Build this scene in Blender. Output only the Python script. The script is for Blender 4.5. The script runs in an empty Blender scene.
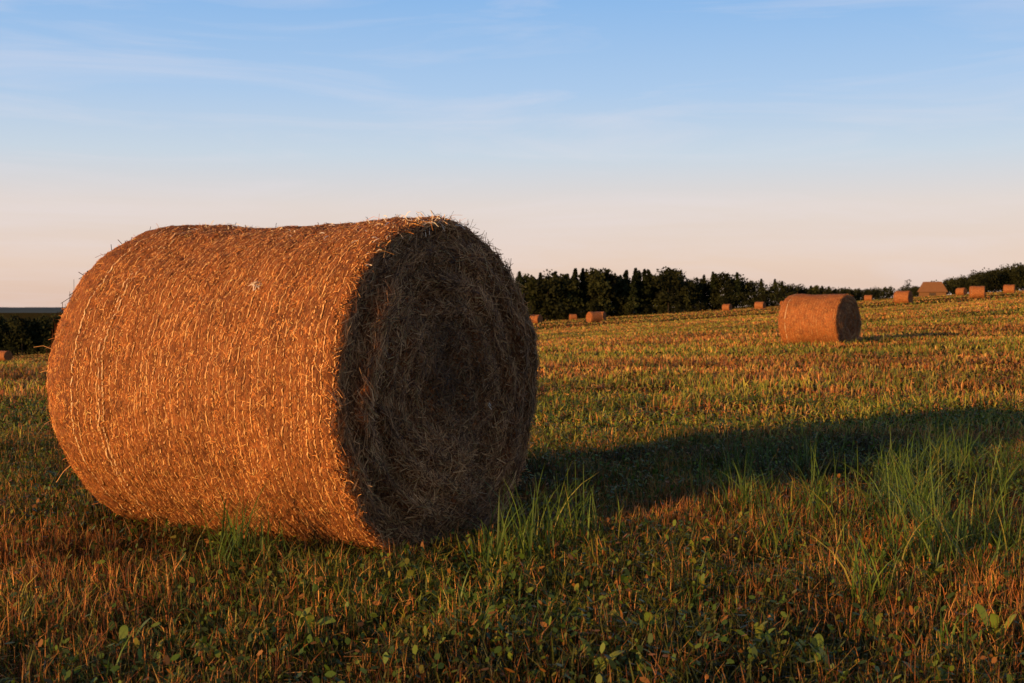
import bpy, math, numpy as np
from mathutils import Vector
rng=np.random.default_rng(7)
scene=bpy.context.scene
scene.view_settings.view_transform='Standard'
scene.view_settings.look='None'
scene.view_settings.exposure=0
CAMH=0.94; F=1250.0

# ---------- helpers ----------
_tabs={}
def vnoise(x,y,seed=0):
    if seed not in _tabs: _tabs[seed]=np.random.default_rng(seed+100).random((256,256))
    T=_tabs[seed]
    xi=np.floor(x).astype(int); yi=np.floor(y).astype(int)
    fx=x-xi; fy=y-yi; fx=fx*fx*(3-2*fx); fy=fy*fy*(3-2*fy)
    a=T[xi%256,yi%256]; b=T[(xi+1)%256,yi%256]; c=T[xi%256,(yi+1)%256]; d=T[(xi+1)%256,(yi+1)%256]
    return (a*(1-fx)+b*fx)*(1-fy)+(c*(1-fx)+d*fx)*fy
def fbm(x,y,seed=0,o=4):
    s=0;a=.5;t=0
    for i in range(o):
        s=s+a*vnoise(x*2**i+i*17.3,y*2**i+i*9.1,seed+i); t+=a; a*=.5
    return s/t
def sstep(a,b,x):
    t=np.clip((x-a)/(b-a),0,1); return t*t*(3-2*t)
def terrain(x,y):
    x=np.asarray(x,float); y=np.asarray(y,float)
    X=400*np.tanh(x/400)
    d=np.clip(y,0,None)
    k=0.066*sstep(4,62,d)*(1-sstep(400,800,d))
    z=k*(X-20*np.clip(d,0,400)/140)
    z=z-9*sstep(400,900,d)
    near=1-sstep(30,80,np.hypot(x,y))
    z=z+near*(fbm(x*.9,y*.9,3)-.5)*.07
    z=z+(fbm(x*.05,y*.05,9)-.5)*.5*sstep(20,70,np.hypot(x,y))
    return z
def mesh_obj(name,V,Fc,col=None,mat=None,smooth=False):
    me=bpy.data.meshes.new(name)
    V=np.ascontiguousarray(V,dtype=np.float32); Fc=np.ascontiguousarray(Fc,dtype=np.int32)
    m,k=Fc.shape
    me.vertices.add(len(V)); me.vertices.foreach_set('co',V.ravel())
    me.loops.add(m*k); me.loops.foreach_set('vertex_index',Fc.ravel())
    me.polygons.add(m); me.polygons.foreach_set('loop_start',np.arange(0,m*k,k,dtype=np.int32))
    me.polygons.foreach_set('loop_total',np.full(m,k,dtype=np.int32))
    if smooth: me.polygons.foreach_set('use_smooth',np.ones(m,dtype=bool))
    me.update(calc_edges=True)
    if col is not None:
        ca=me.color_attributes.new('Col','FLOAT_COLOR','POINT')
        c=np.ones((len(V),4),dtype=np.float32); c[:,:3]=col
        ca.data.foreach_set('color',c.ravel())
    ob=bpy.data.objects.new(name,me); scene.collection.objects.link(ob)
    if mat: me.materials.append(mat)
    return ob
def nrm(a): return a/np.maximum(np.linalg.norm(a,axis=-1,keepdims=True),1e-9)
def ribbon(C,W,col):
    n,s,_=C.shape
    V=np.stack([C-W,C+W],axis=2).reshape(n*s*2,3)
    base=(np.arange(n)*s*2)[:,None,None]
    j=np.arange(s-1)[None,:,None]*2
    q=np.array([0,1,3,2])[None,None,:]
    Fc=(base+j+q).reshape(-1,4)
    if col.ndim==2: col=np.repeat(col[:,None,:],s,axis=1)
    c=np.repeat(col[:,:,None,:],2,axis=2).reshape(-1,3)
    return V,Fc,c
def join(parts):
    Vs=[];Fs=[];Cs=[];o=0
    for V,Fc,c in parts:
        Vs.append(V);Fs.append(Fc+o);Cs.append(c);o+=len(V)
    return np.concatenate(Vs),np.concatenate(Fs),np.concatenate(Cs)
def pal(cols,w,n):
    cols=np.array(cols); i=rng.choice(len(cols),n,p=np.array(w)/sum(w))
    return cols[i]*rng.uniform(.75,1.25,(n,1))

# ---------- materials ----------
def newmat(name):
    m=bpy.data.materials.new(name); m.use_nodes=True
    nt=m.node_tree; b=nt.nodes['Principled BSDF']; return m,nt,b
def colmat(name,rough=.6,spec=.3,transl=0):
    m,nt,b=newmat(name)
    a=nt.nodes.new('ShaderNodeVertexColor'); a.layer_name='Col'
    nt.links.new(a.outputs['Color'],b.inputs['Base Color'])
    b.inputs['Roughness'].default_value=rough
    b.inputs['Specular IOR Level'].default_value=spec
    if transl>0:
        t=nt.nodes.new('ShaderNodeBsdfTranslucent'); mx=nt.nodes.new('ShaderNodeMixShader')
        mx.inputs[0].default_value=transl
        nt.links.new(a.outputs['Color'],t.inputs['Color'])
        nt.links.new(b.outputs[0],mx.inputs[1]); nt.links.new(t.outputs[0],mx.inputs[2])
        nt.links.new(mx.outputs[0],nt.nodes['Material Output'].inputs['Surface'])
    return m
M_grass=colmat('grass_blades',.5,.3,.2)
M_straw=colmat('straw_strands',.6,.25,0)
M_leaf=colmat('tree_foliage',.8,.1,0)
M_net=colmat('bale_netting',.5,.4,0)

def noise(nt,vec,scale,detail=6,rough=.6,mapscale=None):
    n=nt.nodes.new('ShaderNodeTexNoise'); n.inputs['Scale'].default_value=scale
    n.inputs['Detail'].default_value=detail; n.inputs['Roughness'].default_value=rough
    if mapscale:
        mp=nt.nodes.new('ShaderNodeMapping'); mp.inputs['Scale'].default_value=mapscale
        nt.links.new(vec,mp.inputs['Vector']); vec=mp.outputs[0]
    nt.links.new(vec,n.inputs['Vector']); return n
def ramp(nt,fac,stops):
    r=nt.nodes.new('ShaderNodeValToRGB')
    e=r.color_ramp.elements
    while len(e)<len(stops): e.new(.5)
    for i,(p,c) in enumerate(stops):
        e[i].position=p; e[i].color=(*c,1) if len(c)==3 else c
    nt.links.new(fac,r.inputs[0]); return r
def mix(nt,f,a,b,mode='MIX'):
    m=nt.nodes.new('ShaderNodeMix'); m.data_type='RGBA'; m.blend_type=mode
    for sock,v in ((m.inputs[0],f),(m.inputs[6],a),(m.inputs[7],b)):
        if hasattr(v,'links'): nt.links.new(v,sock)
        elif isinstance(v,(int,float)): sock.default_value=v
        else: sock.default_value=(*v,1)
    return m.outputs[2]

# ground
M_ground,nt,b=newmat('stubble_field_ground')
g=nt.nodes.new('ShaderNodeNewGeometry'); P=g.outputs['Position']
n1=noise(nt,P,.12,8,.65,(1,.35,1))
n2=noise(nt,P,1.3,6,.7,(1,.6,1))
n3=noise(nt,P,30,5,.7)
green=ramp(nt,n3.outputs[0],[(.3,(.018,.024,.007)),(.7,(.07,.075,.016))])
dry=ramp(nt,n3.outputs[0],[(.3,(.035,.018,.008)),(.7,(.19,.09,.028))])
addn=nt.nodes.new('ShaderNodeMath'); addn.operation='MULTIPLY_ADD'
nt.links.new(n2.outputs[0],addn.inputs[0]); addn.inputs[1].default_value=.6; nt.links.new(n1.outputs[0],addn.inputs[2])
fr=ramp(nt,addn.outputs[0],[(.72,(0,0,0)),(.92,(1,1,1))])
c=mix(nt,fr.outputs[0],green.outputs[0],dry.outputs[0])
nt.links.new(c,b.inputs['Base Color']); b.inputs['Roughness'].default_value=.95
b.inputs['Specular IOR Level'].default_value=0
bp=nt.nodes.new('ShaderNodeBump'); bp.inputs['Strength'].default_value=.8; bp.inputs['Distance'].default_value=.06
nb=noise(nt,P,9,8,.75); nt.links.new(nb.outputs[0],bp.inputs['Height']); nt.links.new(bp.outputs[0],b.inputs['Normal'])

# hay core
M_hay,nt,b=newmat('hay_core')
tc=nt.nodes.new('ShaderNodeTexCoord'); O=tc.outputs['Object']
a1=noise(nt,O,1,8,.75,(150,40,40)); a2=noise(nt,O,6,6,.65)
c1=ramp(nt,a1.outputs[0],[(.3,(.08,.023,.006)),(.5,(.36,.115,.025)),(.7,(.70,.27,.065))])
c2=ramp(nt,a2.outputs[0],[(.35,(.6,.55,.5)),(.65,(1.1,1.05,1))])
nt.links.new(mix(nt,1.0,c1.outputs[0],c2.outputs[0],'MULTIPLY'),b.inputs['Base Color'])
b.inputs['Roughness'].default_value=.8
bp=nt.nodes.new('ShaderNodeBump'); bp.inputs['Strength'].default_value=1; bp.inputs['Distance'].default_value=.012
nt.links.new(a1.outputs[0],bp.inputs['Height']); nt.links.new(bp.outputs[0],b.inputs['Normal'])

# ---------- ground ----------
t=np.linspace(-1,1,321); gx=6*np.sinh(t*7.6)
gy=np.concatenate([np.linspace(-300,-5,20)[:-1], np.sinh(np.linspace(np.arcsinh(-5/3.),np.arcsinh(9000/3.),400))*3.])
XX,YY=np.meshgrid(gx,gy,indexing='xy'); ZZ=terrain(XX,YY)
V=np.stack([XX,YY,ZZ],-1).reshape(-1,3); ny,nx=XX.shape
i=np.arange(ny-1)[:,None]*nx+np.arange(nx-1)[None,:]; i=i.ravel()
mesh_obj('stubble_field',V,np.stack([i,i+1,i+nx+1,i+nx],1),mat=M_ground,smooth=True)

# ---------- hay bales ----------
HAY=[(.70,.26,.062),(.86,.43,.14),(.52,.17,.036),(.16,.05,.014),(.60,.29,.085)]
HAY_SHADE=[(.38,.19,.075),(.52,.30,.13),(.22,.105,.04),(.08,.035,.015),(.32,.21,.08)]  # end-face straw: shade painted in as a darker palette
NRING=38
def make_bale(loc,yaw,R=.65,L=1.57,detail=1.0,seed=0):
    emp=bpy.data.objects.new('hay_bale',None); scene.collection.objects.link(emp)
    sd=seed*5+20; big=detail>.9; v0=.13
    vs=np.linspace(v0,.992,NRING)
    ringstep=vs[1]-vs[0]
    def wob(th,v): return (fbm(th*2+50,v*6,sd+11)-.5)*.018+(fbm(th*7+50,v*40,sd+12,2)-.5)*.005
    def prof(th,v):
        x=(v-.5)*L
        r=R*(1.030+.018*(1-v))*np.ones_like(th)
        r=r-R*.04*np.exp(-((v-.48)/.22)**2)*np.clip(np.sin(th),0,1)
        r=r+R*.010*np.cos(2*th+.6+seed)
        r=r-.055*np.exp(-v*L/.07)-.026*np.exp(-(1-v)*L/.022)
        r=r+(fbm(th*2.2+40,v*4+seed*3.1,sd)-.5)*.045+(fbm(th*9+40,v*25,sd+5)-.5)*.016
        if big:
            ph=((v-wob(th,v)-v0)/ringstep)
            r=r-.0065*(1-np.abs(np.sin(np.pi*ph)))*(v>v0-.01)+(fbm(th*30+40,v*60,sd+3,2)-.5)*.012
        return x,r
    def pos(th,v,off=0.):
        x,r=prof(th,v); r=r+off
        z=R+r*np.sin(th)
        z=np.where(z<.005,.005-.3*(.005-z),z)
        return np.stack([x+0*r,r*np.cos(th),z],-1)
    def radn(th): return np.stack([0*th,np.cos(th),np.sin(th)],-1)
    NT=340 if big else int(240*max(detail,.25)); NV=330 if big else int(110*max(detail,.25))
    ts=np.linspace(-np.pi/2,1.5*np.pi,NT,endpoint=False); v=np.linspace(0,1,NV)
    T,W=np.meshgrid(ts,v,indexing='ij')
    side=pos(T,W).reshape(-1,3)
    k=np.arange(NT)[:,None]*NV+np.arange(NV-1)[None,:]; k2=((np.arange(NT)+1)%NT)[:,None]*NV+np.arange(NV-1)[None,:]
    Fs=np.stack([k.ravel(),k2.ravel(),k2.ravel()+1,k.ravel()+1],1)
    NR=int(60*max(detail,.25)); parts=[(side,Fs,np.ones((len(side),3)))]
    def cappos(t,q,sgn):
        vv=np.full_like(t,1. if sgn>0 else 0.)
        rim=pos(t,vv); cx=sgn*L/2; cz=R
        y=rim[...,1]*q; z=cz+(rim[...,2]-cz)*q
        d=.024*np.sin(q*36+fbm(t*1.5+30,q*3,sd+9)*9)*q+ (fbm(y*5+30,z*5,sd+7)-.5)*.11-.05*np.exp(-(q/.3)**2)
        d=d*(1-np.clip((q-.85)/.15,0,1)**2)+.01*(1-q)
        return np.stack([cx+sgn*d,y,z],-1)
    for sgn in (1,-1):
        q=np.linspace(0.001,1,NR)
        TT,QQ=np.meshgrid(ts,q,indexing='ij')
        C=cappos(TT,QQ,sgn).reshape(-1,3)
        k=np.arange(NT)[:,None]*NR+np.arange(NR-1)[None,:]; k2=((np.arange(NT)+1)%NT)[:,None]*NR+np.arange(NR-1)[None,:]
        parts.append((C,np.stack([k.ravel(),k2.ravel(),k2.ravel()+1,k.ravel()+1],1),np.ones((len(C),3))))
    V,Fc,_=join(parts)
    core=mesh_obj('hay_roll_core',V,Fc,mat=M_hay,smooth=True); core.parent=emp
    S=[]; sw=1 if big else 1/max(detail,.12)**.8
    def strands(n,face):
        t=rng.uniform(-np.pi/2,1.5*np.pi,n)
        if face==0:
            vv=rng.uniform(0,1,n); p=pos(t,vv); N=radn(t)
            A=np.stack([0*t,-np.sin(t),np.cos(t)],-1); B=np.tile([1.,0,0],(n,1))
            ang=rng.normal(0,.6,n); wild=rng.random(n)<.35; ang=np.where(wild,rng.uniform(-1.5,1.5,n),ang)
            D=nrm(A*np.cos(ang)[:,None]+B*np.sin(ang)[:,None])
            Ln=rng.uniform(.008,.036,n)*(1 if big else 2); lift=rng.uniform(-.001,.0018,n); sag=Ln**2/(8*R)
            e1=rng.normal(-.001,.0011,n)-sag*2+np.where(rng.random(n)<.010,rng.uniform(.003,.014,n),0); e2=rng.normal(-.001,.0010,n)-sag*2
            wid=rng.uniform(.0005,.0012,n); col=pal(HAY,[4,2,3,3,1],n)
            f1=fbm(t*5+40,vv*14,sd+13); f2=fbm(t*24+40,vv*60,sd+17,2)
            col=np.minimum(col*np.clip((.5+.9*f1)*(.25+1.45*f2),.12,1.3)[:,None],.9)
        else:
            q=np.sqrt(rng.uniform(0,1,n)); p=cappos(t,q,face); N=np.tile([float(face),0,0],(n,1))
            A=np.stack([0*t,-np.sin(t),np.cos(t)],-1); B=radn(t)
            ang=rng.normal(0,.6,n)+(1-q)*rng.normal(0,1.,n)
            D=nrm(A*np.cos(ang)[:,None]+B*np.sin(ang)[:,None]+N*rng.normal(0,.14,(n,1)))
            Ln=rng.uniform(.03,.13,n)*(.5+.5*q); lift=rng.uniform(0,.015,n)
            e1=rng.normal(0,.005,n)+np.where(rng.random(n)<.04,rng.uniform(.005,.02,n),0); e2=rng.normal(0,.005,n)
            wid=rng.uniform(.0007,.0017,n); col=pal(HAY_SHADE,[3,2,3,3,1],n)
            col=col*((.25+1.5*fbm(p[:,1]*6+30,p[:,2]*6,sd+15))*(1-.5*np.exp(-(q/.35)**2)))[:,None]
        Wd=nrm(np.cross(N,D)+N*rng.normal(0,.3,(n,1)))*(wid*sw)[:,None]
        C=np.stack([p-D*Ln[:,None]/2+N*e2[:,None],p+N*(lift+.0005)[:,None],p+D*Ln[:,None]/2+N*e1[:,None]],1)
        return ribbon(C,np.repeat(Wd[:,None],3,1),col)
    dd=detail*detail
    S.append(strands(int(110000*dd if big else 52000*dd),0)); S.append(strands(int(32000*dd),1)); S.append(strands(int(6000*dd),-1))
    if detail>.3:
        n=int(1400*detail); t=rng.uniform(-np.pi/2,1.5*np.pi,n); sg=np.where(rng.random(n)<.85,1.,-1.)
        vv=np.where(sg>0,rng.uniform(.975,1,n),rng.uniform(0,.03,n)); p=pos(t,vv)
        rad=radn(t); tan=np.stack([0*t,-np.sin(t),np.cos(t)],-1)
        D=nrm(np.stack([sg,0*t,0*t],-1)*rng.uniform(.1,1,(n,1))+rad*rng.normal(.08,.3,(n,1))+tan*rng.normal(0,.8,(n,1)))
        Ln=rng.exponential(.020,n)+.008; bend=np.array([0,0,-1.])*(Ln**2*3)[:,None]
        C=np.stack([p-D*.01,p+D*Ln[:,None]*.5,p+D*Ln[:,None]+bend],1)
        Wd=nrm(np.cross(D,rng.normal(0,1,(n,3))))*.0009*sw
        S.append(ribbon(C,np.repeat(Wd[:,None],3,1),pal(HAY,[3,5,2,1,1],n)))
        n=int(1200*detail); t=rng.uniform(-.3,np.pi+.3,n); vv=rng.uniform(0,1,n); p=pos(t,vv)
        rad=radn(t); tan=np.stack([0*t,-np.sin(t),np.cos(t)],-1)
        D=nrm(rad*rng.uniform(.05,.6,(n,1))+tan*rng.normal(0,1,(n,1))+np.array([1.,0,0])*rng.normal(0,.6,(n,1)))
        Ln=rng.exponential(.014,n)+.006
        C=np.stack([p,p+D*Ln[:,None]*.5,p+D*Ln[:,None]-np.array([0,0,1.])*(Ln**2*3)[:,None]],1)
        Wd=nrm(np.cross(D,rng.normal(0,1,(n,3))))*.0007*sw
        S.append(ribbon(C,np.repeat(Wd[:,None],3,1),pal(HAY,[3,5,2,1,1],n)))
    V,Fc,c=join(S)
    st=mesh_obj('straw',V,Fc,c,M_straw); st.parent=emp
    if detail>.1:
        Nn=[]; seg=620 if big else 90
        tt=np.linspace(-np.pi/2+.01,1.5*np.pi-.01,seg)
        use=vs if big else vs[::2]
        lines=[np.clip(vv+wob(tt,np.full(seg,vv))+rng.normal(0,.0004,seg),0,1) for vv in use]
        def add_line(tt_,w,wid,off,col,drop):
            C=pos(tt_,w,off+rng.normal(0,.0008,len(tt_)))
            Wv=np.tile([wid/2,0,0],(len(tt_),1))*rng.uniform(.4,1.6,(len(tt_),1))
            V,Fc,cc=ribbon(C[None],Wv[None],col[None,:])
            cc=cc*np.repeat(rng.uniform(.55,1.1,len(tt_)),2)[:,None]
            keep=rng.random(len(Fc))>drop*np.clip(fbm(tt_[:-1]*4+50,w[:-1]*30,sd+2)*2,0,1.6)
            Nn.append((V,Fc[keep],cc))
        sc=1 if big else 2.0
        NC=np.array([.88,.47,.17])
        for i_,w in enumerate(lines):
            add_line(tt,w,.0041*sc*rng.uniform(.75,1.2),(.0064 if big else .005),NC*rng.uniform(.8,1.03) if big else NC*.6,.36)
            if i_ in (0,): add_line(tt,w+.0045,.004*sc,.0068,np.array([.9,.64,.36]),.25)
        if big:
            for q_ in (.235,.245): add_line(tt,np.full(seg,q_)+wob(tt,np.full(seg,q_)),.0036,.007,np.array([.9,.62,.34]),.45)
            seg2=1400
            t2=np.linspace(-np.pi/2+.01,1.5*np.pi-.01,seg2)
            for i_ in range(NRING-1):
                a_=np.interp(t2,tt,lines[i_]); b_=np.interp(t2,tt,lines[i_+1])
                f=np.abs(((t2*24+rng.random())%2)-1)
                add_line(t2,a_*(1-f)+b_*f,.0013,.0042,NC*.9,.55)
            def scrap(t0,v0_,n,spread,sz,face=False):
                t=t0+rng.normal(0,spread,n); v_=np.clip(v0_+rng.normal(0,spread*.5,n),0,1)
                p=pos(t,v_,.006)
                if face: p=cappos(t,np.full(n,v0_),1)+np.array([.01,0,0])
                D=nrm(rng.normal(0,1,(n,3)))
                C=np.stack([p,p+D*sz*.5,p+D*sz+np.array([0,0,-.3*sz])],1)
                Wd=nrm(np.cross(D,rng.normal(0,1,(n,3))))*.0014
                Nn.append(ribbon(C,np.repeat(Wd[:,None],3,1),np.tile([.85,.74,.60],(n,1))))
            scrap(np.pi/2+.12,.985,90,.10,.038); scrap(np.pi/2+.5,.97,30,.12,.025)
            scrap(np.pi*.80,.70,34,.012,.022); scrap(np.pi/2,.30,50,.14,.03); scrap(np.pi/2,.7,50,.3,.025)
            scrap(-.25,.45,14,.015,.015,True)
        V,Fc,c=join(Nn)
        nb_=mesh_obj('net_wrap',V,Fc,c,M_net); nb_.parent=emp
    emp.location=loc; emp.rotation_euler=(0,0,yaw)
    return emp
a=math.radians(32.6)
C1=np.array([-.257,4.85]); n_=np.array([math.cos(a),-math.sin(a)])
BL=1.55; BC=C1-n_*BL/2
make_bale((BC[0],BC[1],float(terrain(BC[0],BC[1]))-.030),-a,.66,BL,1.0,0)
def at(px,d): return ((px-512)/F*d,d)
x2,y2=at(819,30); b2z=float(terrain(x2,y2))-.13
make_bale((x2,y2,b2z),-math.radians(41),.65,1.5,.45,1)
far=[(903,125,-40),(977,133,-25),(961,215,-50),(1009,180,-30),(760,205,-35),(727,235,-40),(594,150,30),(600,185,-30),
     (573,280,10),(536,180,-40),(4,158,-30),(784,285,20),(868,260,-20),(1040,150,-35),(1090,90,-40),(-60,120,-30),(440,230,-20)]
for i_,(px,d,yw) in enumerate(far):
    x,y=at(px,d); make_bale((x,y,float(terrain(x,y))-.05),math.radians(yw),.65,1.5,.13,2+i_)

# ---------- grass ----------
def in_bale(x,y,m=0.0):
    r=False
    for (cx,cy,aa,LL) in ((BC[0],BC[1],a,BL),(x2,y2,math.radians(41),1.5)):
        dx=x-cx; dy=y-cy
        u=dx*math.cos(aa)-dy*math.sin(aa); v=dx*math.sin(aa)+dy*math.cos(aa)
        r=r|((np.abs(u)<LL/2-.0+m)&(np.abs(v)<.22+m))
    return r
def greenness(x,y):
    return sstep(.44,.62,fbm(x*.55+9,y*.9+4,31)*.5+fbm(x*.06+5,y*.2+2,41)*.5)
def blades(x,y,h,w,lean,col,tipcol=None,az=None):
    n=len(x); z=terrain(x,y)-.01
    p=np.stack([x,y,z],-1)
    az=rng.uniform(0,2*np.pi,n) if az is None else az
    d=np.stack([np.cos(az),np.sin(az),0*az],-1)
    wa=rng.uniform(0,2*np.pi,n); wd=np.stack([np.cos(wa),np.sin(wa),0*wa],-1)*(w/2)[:,None]
    up=np.array([0,0,1.])
    m=p+d*(h*lean*.3)[:,None]+up*(h*.6)[:,None]
    t=p+d*(h*lean)[:,None]+up*(h*(1-.25*np.minimum(lean,1.2)**2))[:,None]
    C=np.stack([p,m,t],1)
    W=np.stack([wd*.9,wd,wd*.12],1)
    if tipcol is None: tipcol=col*1.25  # sunlit highlights painted in as lighter blade tips
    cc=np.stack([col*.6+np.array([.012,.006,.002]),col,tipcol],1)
    return ribbon(C,W,cc)
GREENS=[(.105,.13,.015),(.165,.175,.021),(.065,.08,.012),(.27,.23,.032)]
DRYS=[(.58,.23,.055),(.70,.34,.09),(.42,.135,.034),(.18,.06,.02),(.52,.31,.075)]
def wedge(n,d0,d1,power,marg):
    u=rng.random(n); k=power+1
    d=(d0**k+(d1**k-d0**k)*u)**(1/k) if abs(k)>1e-6 else d0*(d1/d0)**u
    s=rng.uniform(-1,1,n)*(d*.43+marg)
    return s,d
parts=[]
x,y=wedge(215000,2.3,9,.3,.9)
patch=fbm(x*2.2,y*2.2,55); clump=fbm(x*7+20,y*7,57,2)
k=(~in_bale(x,y))&(rng.random(len(x))<.35+1.1*clump); x=x[k];y=y[k];patch=patch[k];clump=clump[k]; n=len(x)
gr=greenness(x,y); isg=rng.random(n)<(.20+.5*gr)
col=np.where(isg[:,None],pal(GREENS,[3,2,4,1],n)*.85,pal(DRYS,[3,2,4,3,1],n))
col=col*np.clip(-.2+1.9*fbm(x*1.3+70,y*1.3,61),.2,1.4)[:,None]
h=np.where(isg,rng.uniform(.03,.09,n),rng.uniform(.02,.09,n))*(.1+1.2*patch+1.0*clump)
w=np.where(isg,rng.uniform(.0025,.006,n),rng.uniform(.0015,.0032,n))
lean=np.where(isg,rng.uniform(.1,1.3,n),np.abs(rng.normal(0,.4,n)))
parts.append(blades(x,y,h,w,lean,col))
for (nn,d0,d1,pw,mg) in ((250000,8.5,100,-.35,2.5),(90000,90,400,.4,15)):
    x,y=wedge(nn,d0,d1,pw,mg)
    k=~in_bale(x,y); x=x[k];y=y[k]; n=len(x)
    gr=greenness(x,y); isg=rng.random(n)<(.15+.6*gr)
    col=np.where(isg[:,None],pal(GREENS,[2,3,1,4],n)*1.45,pal(DRYS,[3,2,3,2,3],n))
    col=np.minimum(col*np.clip(.05+1.75*fbm(x*.35+70,y*.6,61),.3,1.5)[:,None],.85)
    h=np.where(isg,rng.uniform(.04,.12,n),rng.uniform(.03,.10,n))*(.15+1.8*fbm(x*.8,y*1.2,56))
    if d0>50: h=h*1.3
    w=np.clip(y*.0008,.004,.3)*rng.uniform(.5,1.4,n)
    lean=np.where(isg,rng.uniform(.1,1.2,n),np.abs(rng.normal(0,.6,n)))
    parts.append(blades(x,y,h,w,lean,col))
V,Fc,c=join(parts); mesh_obj('stubble_grass',V,Fc,c,M_grass)
x,y=wedge(35000,2.3,25,0,1.0); k=~in_bale(x,y); x=x[k];y=y[k]; n=len(x)
az=rng.uniform(0,2*np.pi,n); D=np.stack([np.cos(az),np.sin(az),rng.normal(0,.15,n)],-1)
p=np.stack([x,y,terrain(x,y)+rng.uniform(.005,.04,n)],-1); Ln=rng.uniform(.015,.07,n)[:,None]
wd=np.stack([-np.sin(az),np.cos(az),rng.normal(0,.5,n)],-1)*(np.clip(y*.0003,.0010,.01))[:,None]
V,Fc,c=ribbon(np.stack([p-D*Ln/2,p+D*Ln/2],1),np.repeat(wd[:,None],2,1),pal(DRYS,[3,3,2,2,1],n)*.75)
mesh_obj('straw_litter',V,Fc,c,M_straw)
x,y=wedge(85000,2.3,13,.2,1.0); k=(~in_bale(x,y))&(rng.random(len(x))<.25+.75*greenness(x,y)); x=x[k];y=y[k]
n=len(x); az=rng.uniform(0,2*np.pi,n); tilt=rng.normal(.1,.6,n)
D=np.stack([np.cos(az)*np.cos(tilt),np.sin(az)*np.cos(tilt),np.sin(tilt)],-1)
p=np.stack([x,y,terrain(x,y)+rng.uniform(.01,.085,n)*(.2+1.0*fbm(x*2.2,y*2.2,55)+.5*fbm(x*7+20,y*7,57,2))],-1)
Ln=rng.uniform(.010,.030,n)[:,None]; roll=rng.normal(0,.4,n)
sd_=nrm(np.stack([-np.sin(az),np.cos(az),np.tan(roll)],-1))*Ln*.33
C=np.stack([p,p+D*Ln*.35,p+D*Ln*.75,p+D*Ln],1); W=np.stack([sd_*.1,sd_*.9,sd_*.85,sd_*.15],1)
V,Fc,c=ribbon(C,W,pal([(.08,.135,.016),(.15,.20,.024),(.045,.072,.012),(.22,.20,.03),(.34,.14,.03)],[4,3,3,1,1],n))
mesh_obj('clover_patch',V,Fc,c,M_grass)
def tuft(cx,cy,n,rad,hm,wid=.006,lean=.5):
    x=cx+rng.normal(0,rad,n); y=cy+rng.normal(0,rad,n)
    z=terrain(x,y)-.01; h=hm*rng.uniform(.35,1.05,n)
    az=rng.uniform(0,2*np.pi,n); d=np.stack([np.cos(az),np.sin(az),0*az],-1); ln=rng.uniform(.05,lean*1.6,n)
    p=np.stack([x,y,z],-1); up=np.array([0,0,1.]); s=np.linspace(0,1,6)
    C=np.stack([p+d*(h*ln*q**2)[:,None]+up*(h*(q-.35*np.minimum(ln,1)*q**3))[:,None] for q in s],1)
    wa=az+np.pi/2+rng.normal(0,.6,n); wd=np.stack([np.cos(wa),np.sin(wa),0*wa],-1)*(wid*rng.uniform(.5,1.1,n)/2)[:,None]
    W=np.stack([wd*f for f in (.7,1,1,.8,.5,.08)],1)
    col=pal([(.10,.17,.022),(.15,.215,.032),(.06,.105,.014),(.32,.28,.055)],[4,3,4,1],n)
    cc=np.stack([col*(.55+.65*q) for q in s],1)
    return ribbon(C,W,cc)
parts=[]
def g(px,yy): 
    d=CAMH*F/(yy-308); return at(px,d)
for px,yy,n,rad,hm in ((234,574,90,.055,.36),(255,574,45,.06,.22),(525,570,70,.08,.34),(558,556,90,.09,.38),(585,548,50,.1,.26),(495,577,40,.06,.2),(410,590,25,.05,.12),
      (870,608,50,.05,.30),(700,520,40,.1,.17),(545,640,30,.05,.15),(640,500,30,.1,.13),(780,560,40,.06,.24),(740,500,70,.12,.27),(760,530,50,.08,.26),(750,475,60,.1,.30),
      (690,615,25,.04,.14),(960,650,30,.04,.16),(350,620,20,.04,.12),(80,590,25,.05,.12),(470,625,25,.04,.14)):
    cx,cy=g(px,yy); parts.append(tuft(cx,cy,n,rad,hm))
for i_ in range(80):
    px=np.clip(rng.normal(935,105),745,1130); yy=rng.uniform(455,590)
    cx,cy=g(px,yy); parts.append(tuft(cx,cy,rng.integers(6,50),rng.uniform(.025,.12),rng.uniform(.14,.42)*(1 if px>780 else .8),.0060,.65))
for i_ in range(340):
    cx,cy=wedge(1,3,30,.3,1.)
    if in_bale(cx,cy,.2)[0]: continue
    parts.append(tuft(cx[0],cy[0],rng.integers(8,26),.05,rng.uniform(.08,.18),.005+.0003*cy[0]))
V,Fc,c=join(parts); mesh_obj('tall_grass',V,Fc,c,M_grass)
def leaf(cx,cy,az,L_,wd_,elev,col,n=9):
    s=np.linspace(0,1,n); z0=float(terrain(cx,cy))+.01
    h=np.array([np.cos(az),np.sin(az),0])
    C=np.array([[cx,cy,z0]]+0*s[:,None])+h*(L_*s*np.cos(elev))[:,None]+np.array([0,0,1.])*(L_*(np.sin(elev)*s-.35*s**2.5))[:,None]
    wv=np.array([-np.sin(az),np.cos(az),rng.normal(0,.3)]); prof_=np.sin(np.pi*np.clip(s,0.02,.985))**.8*(.4+.6*s)+.04
    return ribbon(C[None],(wv[None]*(prof_*wd_)[:,None])[None],np.tile(np.array(col),(1,1)))
parts=[]
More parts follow.
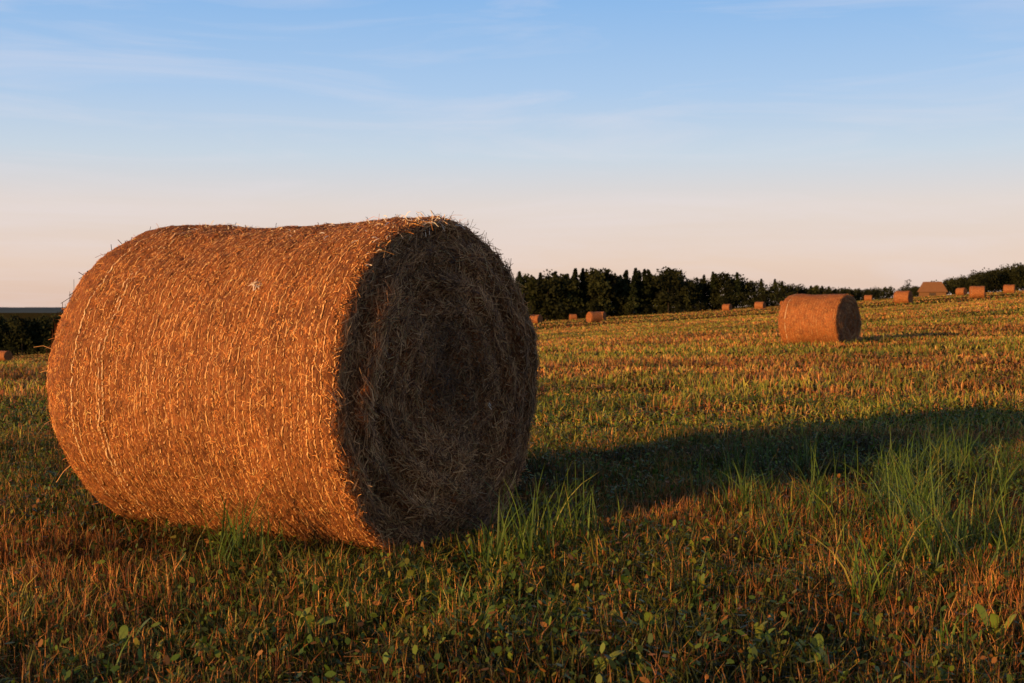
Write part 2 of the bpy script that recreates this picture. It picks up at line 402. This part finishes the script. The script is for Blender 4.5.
for px,yy in ((655,640),(650,650),(885,640),(940,690),(760,660),(480,650),(300,640),(600,690),(830,680),(1000,640),(700,600),(120,650),(400,600),(930,590)):
    cx,cy=g(px,yy)
    for j in range(rng.integers(3,7)):
        parts.append(leaf(cx+rng.normal(0,.02),cy+rng.normal(0,.02),rng.uniform(0,6.28),rng.uniform(.09,.16),rng.uniform(.010,.018),rng.uniform(.7,1.35),pal([(.15,.21,.03),(.24,.26,.04)],[1,1],1)[0]))
V,Fc,c=join(parts); mesh_obj('broadleaf_weeds',V,Fc,c,M_grass)

# ---------- trees ----------
def tree(x,y,h,w,kind):
    z=float(terrain(x,y))-.2; P_=[]
    th=h*.95 if kind=='c' else h*.6
    C=np.array([[x,y,z],[x,y,z+th*.5],[x+rng.normal(0,.1),y,z+th]]); r=.018*h
    for ax in (0,1):
        wv=np.zeros((3,3)); wv[:,ax]=[r,r*.7,r*.2]; P_.append(ribbon(C[None],wv[None],np.array([[.06,.045,.03]])))
    for j in range(5):
        az=rng.uniform(0,6.28); s0=rng.uniform(.3,.8)*th; e=np.array([np.cos(az),np.sin(az),.8])*w*.35
        C=np.array([[x,y,z+s0],[x,y,z+s0]+e]); P_.append(ribbon(C[None],np.array([[[.06,.06,0],[.02,.02,0]]]),np.array([[.06,.045,.03]])))
    n=int(300+55*h)
    if kind=='c':
        s=rng.random(n)**.8; rr=(1-s)*w*.5*(.75+.35*np.sin(s*34+rng.random()*6))*rng.uniform(.35,1.1,n)+.1
        az=rng.uniform(0,6.28,n); p=np.stack([x+rr*np.cos(az),y+rr*np.sin(az),z+h*.08+s*h*.92-rr*.15],-1); lc=np.zeros(n)
    else:
        nl=rng.integers(8,14); lx=rng.normal(0,w*.22,nl); ly=rng.normal(0,w*.22,nl); lz=h*(.22+.62*rng.random(nl)); lz[0]=h*.84; lx[0]*=.3
        lr=w*rng.uniform(.16,.30,nl); L_=rng.integers(0,nl,n)
        d=nrm(rng.normal(0,1,(n,3)))*rng.uniform(.45,1.08,(n,1))
        p=np.stack([x+lx[L_]+d[:,0]*lr[L_],y+ly[L_]+d[:,1]*lr[L_],z+lz[L_]+d[:,2]*lr[L_]*.85],-1); lc=rng.normal(0,.2,nl)[L_]
    sz=rng.uniform(.12,.36,n)[:,None]*(h/11)
    if h<5: sz=sz*1.6
    D=nrm(rng.normal(0,1,(n,3))); Wv=nrm(np.cross(D,rng.normal(0,1,(n,3))))*sz
    base=np.array([.016,.022,.007]) if kind=='c' else np.array([.026,.029,.009])
    col=np.clip(base*rng.uniform(.6,1.4)*(1+lc[:,None]+rng.normal(0,.2,(n,1))),.004,.2)
    P_.append(ribbon(np.stack([p-D*sz,p,p+D*sz],1),np.stack([Wv*.4,Wv,Wv*.3],1),col))
    return P_
parts=[]
def top_y(px):
    return np.interp(px,[-300,0,60,300,520,535,548,560,585,600,640,655,670,685,700,720,735,750,765,790,812,835,860],
                    [312,314,314,302,275,277,272,268,268,270,269,273,267,280,275,272,274,278,278,281,283,286,289])+fbm(np.array(px*.09)+200,np.array(3.),77,3)*5-2.5
px=-260.
while px<870:
    for row in range(2):
        d=300+row*12+rng.uniform(-6,6); q=px+rng.uniform(-3,3); x,y=at(q,d)
        z=float(terrain(x,y)); ztop=CAMH+(308-float(top_y(q)))/F*d
        h=max(2.,(ztop-z)*rng.uniform(.84,1.07))
        kind='c' if rng.random()<.35 else 'd'
        parts+=tree(x,y,h,h*(.42 if kind=='c' else .60)+.8,kind)
    px+=rng.uniform(4,8) if px<690 else rng.uniform(4,7)
for i_ in range(260):
    q=rng.uniform(-260,860); x,y=at(q,296+rng.uniform(-3,6)); parts+=tree(x,y,rng.uniform(2,4.5) if q<740 else rng.uniform(1.5,2.6),4.,'d')
V,Fc,c=join(parts); mesh_obj('distant_treeline',V,Fc,c,M_leaf)
parts=[]
for i_ in range(290):
    q=rng.uniform(830,1250) if i_<140 else rng.uniform(940,1250); d=rng.uniform(345,385); x,y=at(q,d)
    ty_=np.interp(q,[830,880,900,912,930,945,975,1000,1024,1250],[288,287,286,286,283,279,271,266,263,257])
    h=max(2.4,(CAMH+(308-ty_)/F*d-float(terrain(x,y)))*rng.uniform(.7,1.05)); parts+=tree(x,y,h,h*.7+1.8,'d')
V,Fc,c=join(parts); mesh_obj('hedgerow_trees',V,Fc,c,M_leaf)
x,y=at(908,330); V,Fc,c=join(tree(x,y,5.2,4.4,'d')); mesh_obj('deciduous_tree',V,Fc,c,M_leaf)

def boxm(name,size,loc,col,parent,roof=False):
    m,nt,b=newmat(name+'_mat'); tc=nt.nodes.new('ShaderNodeTexCoord')
    nn=noise(nt,tc.outputs['Object'],2,6,.7,(6,1,1)); r_=ramp(nt,nn.outputs[0],[(.3,tuple(v*.6 for v in col)),(.7,col)])
    nt.links.new(r_.outputs[0],b.inputs['Base Color']); b.inputs['Roughness'].default_value=.85
    sx,sy,sz=size
    if roof:
        V=[(-sx,-sy,0),(sx,-sy,0),(sx,sy,0),(-sx,sy,0),(-sx*.6,0,sz),(sx*.6,0,sz)]
        Fq=[(0,1,5,4),(2,3,4,5),(1,2,5),(3,0,4),(3,2,1,0)]
    else:
        V=[(i*sx,j*sy,k_*sz) for k_ in(0,1) for j in(-1,1) for i in(-1,1)]
        Fq=[(0,1,5,4),(1,3,7,5),(3,2,6,7),(2,0,4,6),(4,5,7,6),(0,2,3,1)]
    me=bpy.data.meshes.new(name); me.from_pydata(V,[],Fq); me.materials.append(m)
    o=bpy.data.objects.new(name,me); scene.collection.objects.link(o); o.location=loc; o.parent=parent; return o
barn=bpy.data.objects.new('wooden_barn',None); scene.collection.objects.link(barn)
x,y=at(932,325); barn.location=(x,y,float(terrain(x,y))-.3); barn.rotation_euler=(0,0,-.3)
boxm('walls',(3.3,2.3,1.3),(0,0,0),(.24,.11,.04),barn)
boxm('roof',(3.8,2.8,2.7),(0,0,1.303),(.30,.13,.045),barn,True)
boxm('door',(.8,.05,1.1),(0,-2.36,0.003),(.08,.05,.03),barn)

xs=np.linspace(-5000,5000,900); parts=[]
for d,hh,col in ((2600,9,(.05,.075,.10)),(4200,12,(.10,.13,.18))):  # distance haze is painted into these bluish forest colours
    top=-9+hh*(.55+.6*fbm(xs*.0025+60,xs*0+d,71))+fbm(xs*.03+90,xs*0+d,75)*3
    C=np.stack([np.stack([xs,xs*0+d,xs*0-12],-1),np.stack([xs,xs*0+d+20,top],-1),np.stack([xs,xs*0+d+160,top],-1),np.stack([xs,xs*0+d+180,xs*0-12],-1)],1)
    V=C.reshape(-1,3); n=len(xs); i=(np.arange(n-1)[:,None]*4+np.arange(3)[None]).ravel()
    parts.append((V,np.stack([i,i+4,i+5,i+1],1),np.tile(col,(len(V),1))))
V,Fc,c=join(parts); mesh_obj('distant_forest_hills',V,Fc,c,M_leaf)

# ---------- light ----------
EL=math.radians(9.0); AZ=math.radians(225.0)
sd_=Vector((math.sin(AZ)*math.cos(EL),math.cos(AZ)*math.cos(EL),math.sin(EL)))
sl=bpy.data.lights.new('sun','SUN'); sl.energy=5; sl.angle=math.radians(.5); sl.color=(1,.56,.20)
so=bpy.data.objects.new('sun',sl); scene.collection.objects.link(so)
so.rotation_euler=(-sd_).to_track_quat('-Z','Y').to_euler()
w=bpy.data.worlds.new('World'); scene.world=w; w.use_nodes=True; nt=w.node_tree
bg=nt.nodes['Background']; bg.inputs['Strength'].default_value=.12
sky=nt.nodes.new('ShaderNodeTexSky'); sky.sky_type='NISHITA'; sky.sun_disc=False
sky.sun_elevation=EL; sky.sun_rotation=AZ; sky.dust_density=1.0; sky.air_density=1.0; sky.ozone_density=2
tc=nt.nodes.new('ShaderNodeTexCoord')
sep=nt.nodes.new('ShaderNodeSeparateXYZ'); nt.links.new(tc.outputs['Generated'],sep.inputs[0])
hz=ramp(nt,sep.outputs[2],[(0,(.78,.55,.44)),(.035,(.84,.64,.53)),(.08,(.80,.70,.66)),(.12,(.61,.70,.80)),(.17,(.43,.61,.86)),(.24,(.27,.50,.85)),(.38,(.06,.13,.28)),(1,(.015,.04,.11))])
sc_=nt.nodes.new('ShaderNodeVectorMath'); sc_.operation='SCALE'; sc_.inputs['Scale'].default_value=1/.12
nt.links.new(hz.outputs[0],sc_.inputs[0])
skyc=mix(nt,.92,sky.outputs[0],sc_.outputs[0])
mp=nt.nodes.new('ShaderNodeMapping'); mp.inputs['Rotation'].default_value=(0,math.radians(12),0); mp.inputs['Scale'].default_value=(1.6,1.6,13)
nt.links.new(tc.outputs['Generated'],mp.inputs[0])
cn=nt.nodes.new('ShaderNodeTexNoise'); cn.inputs['Scale'].default_value=2.4; cn.inputs['Detail'].default_value=10; cn.inputs['Roughness'].default_value=.6
cn.inputs['Distortion'].default_value=.7
nt.links.new(mp.outputs[0],cn.inputs['Vector'])
cr=ramp(nt,cn.outputs[0],[(.46,(0,0,0)),(.82,(.40,.40,.40))])
c=mix(nt,cr.outputs[0],skyc,(6.9,6.4,6.7))
nt.links.new(c,bg.inputs['Color'])

# ---------- camera ----------
cd=bpy.data.cameras.new('camera'); cd.sensor_width=36; cd.lens=36*F/1024; cd.clip_end=20000; cd.clip_start=.05
cd.dof.use_dof=True; cd.dof.focus_distance=4.9; cd.dof.aperture_fstop=9
co=bpy.data.objects.new('camera',cd); scene.collection.objects.link(co)
co.location=(0,0,CAMH); co.rotation_euler=(math.radians(90)-math.atan(33.5/F),0,0)
scene.camera=co
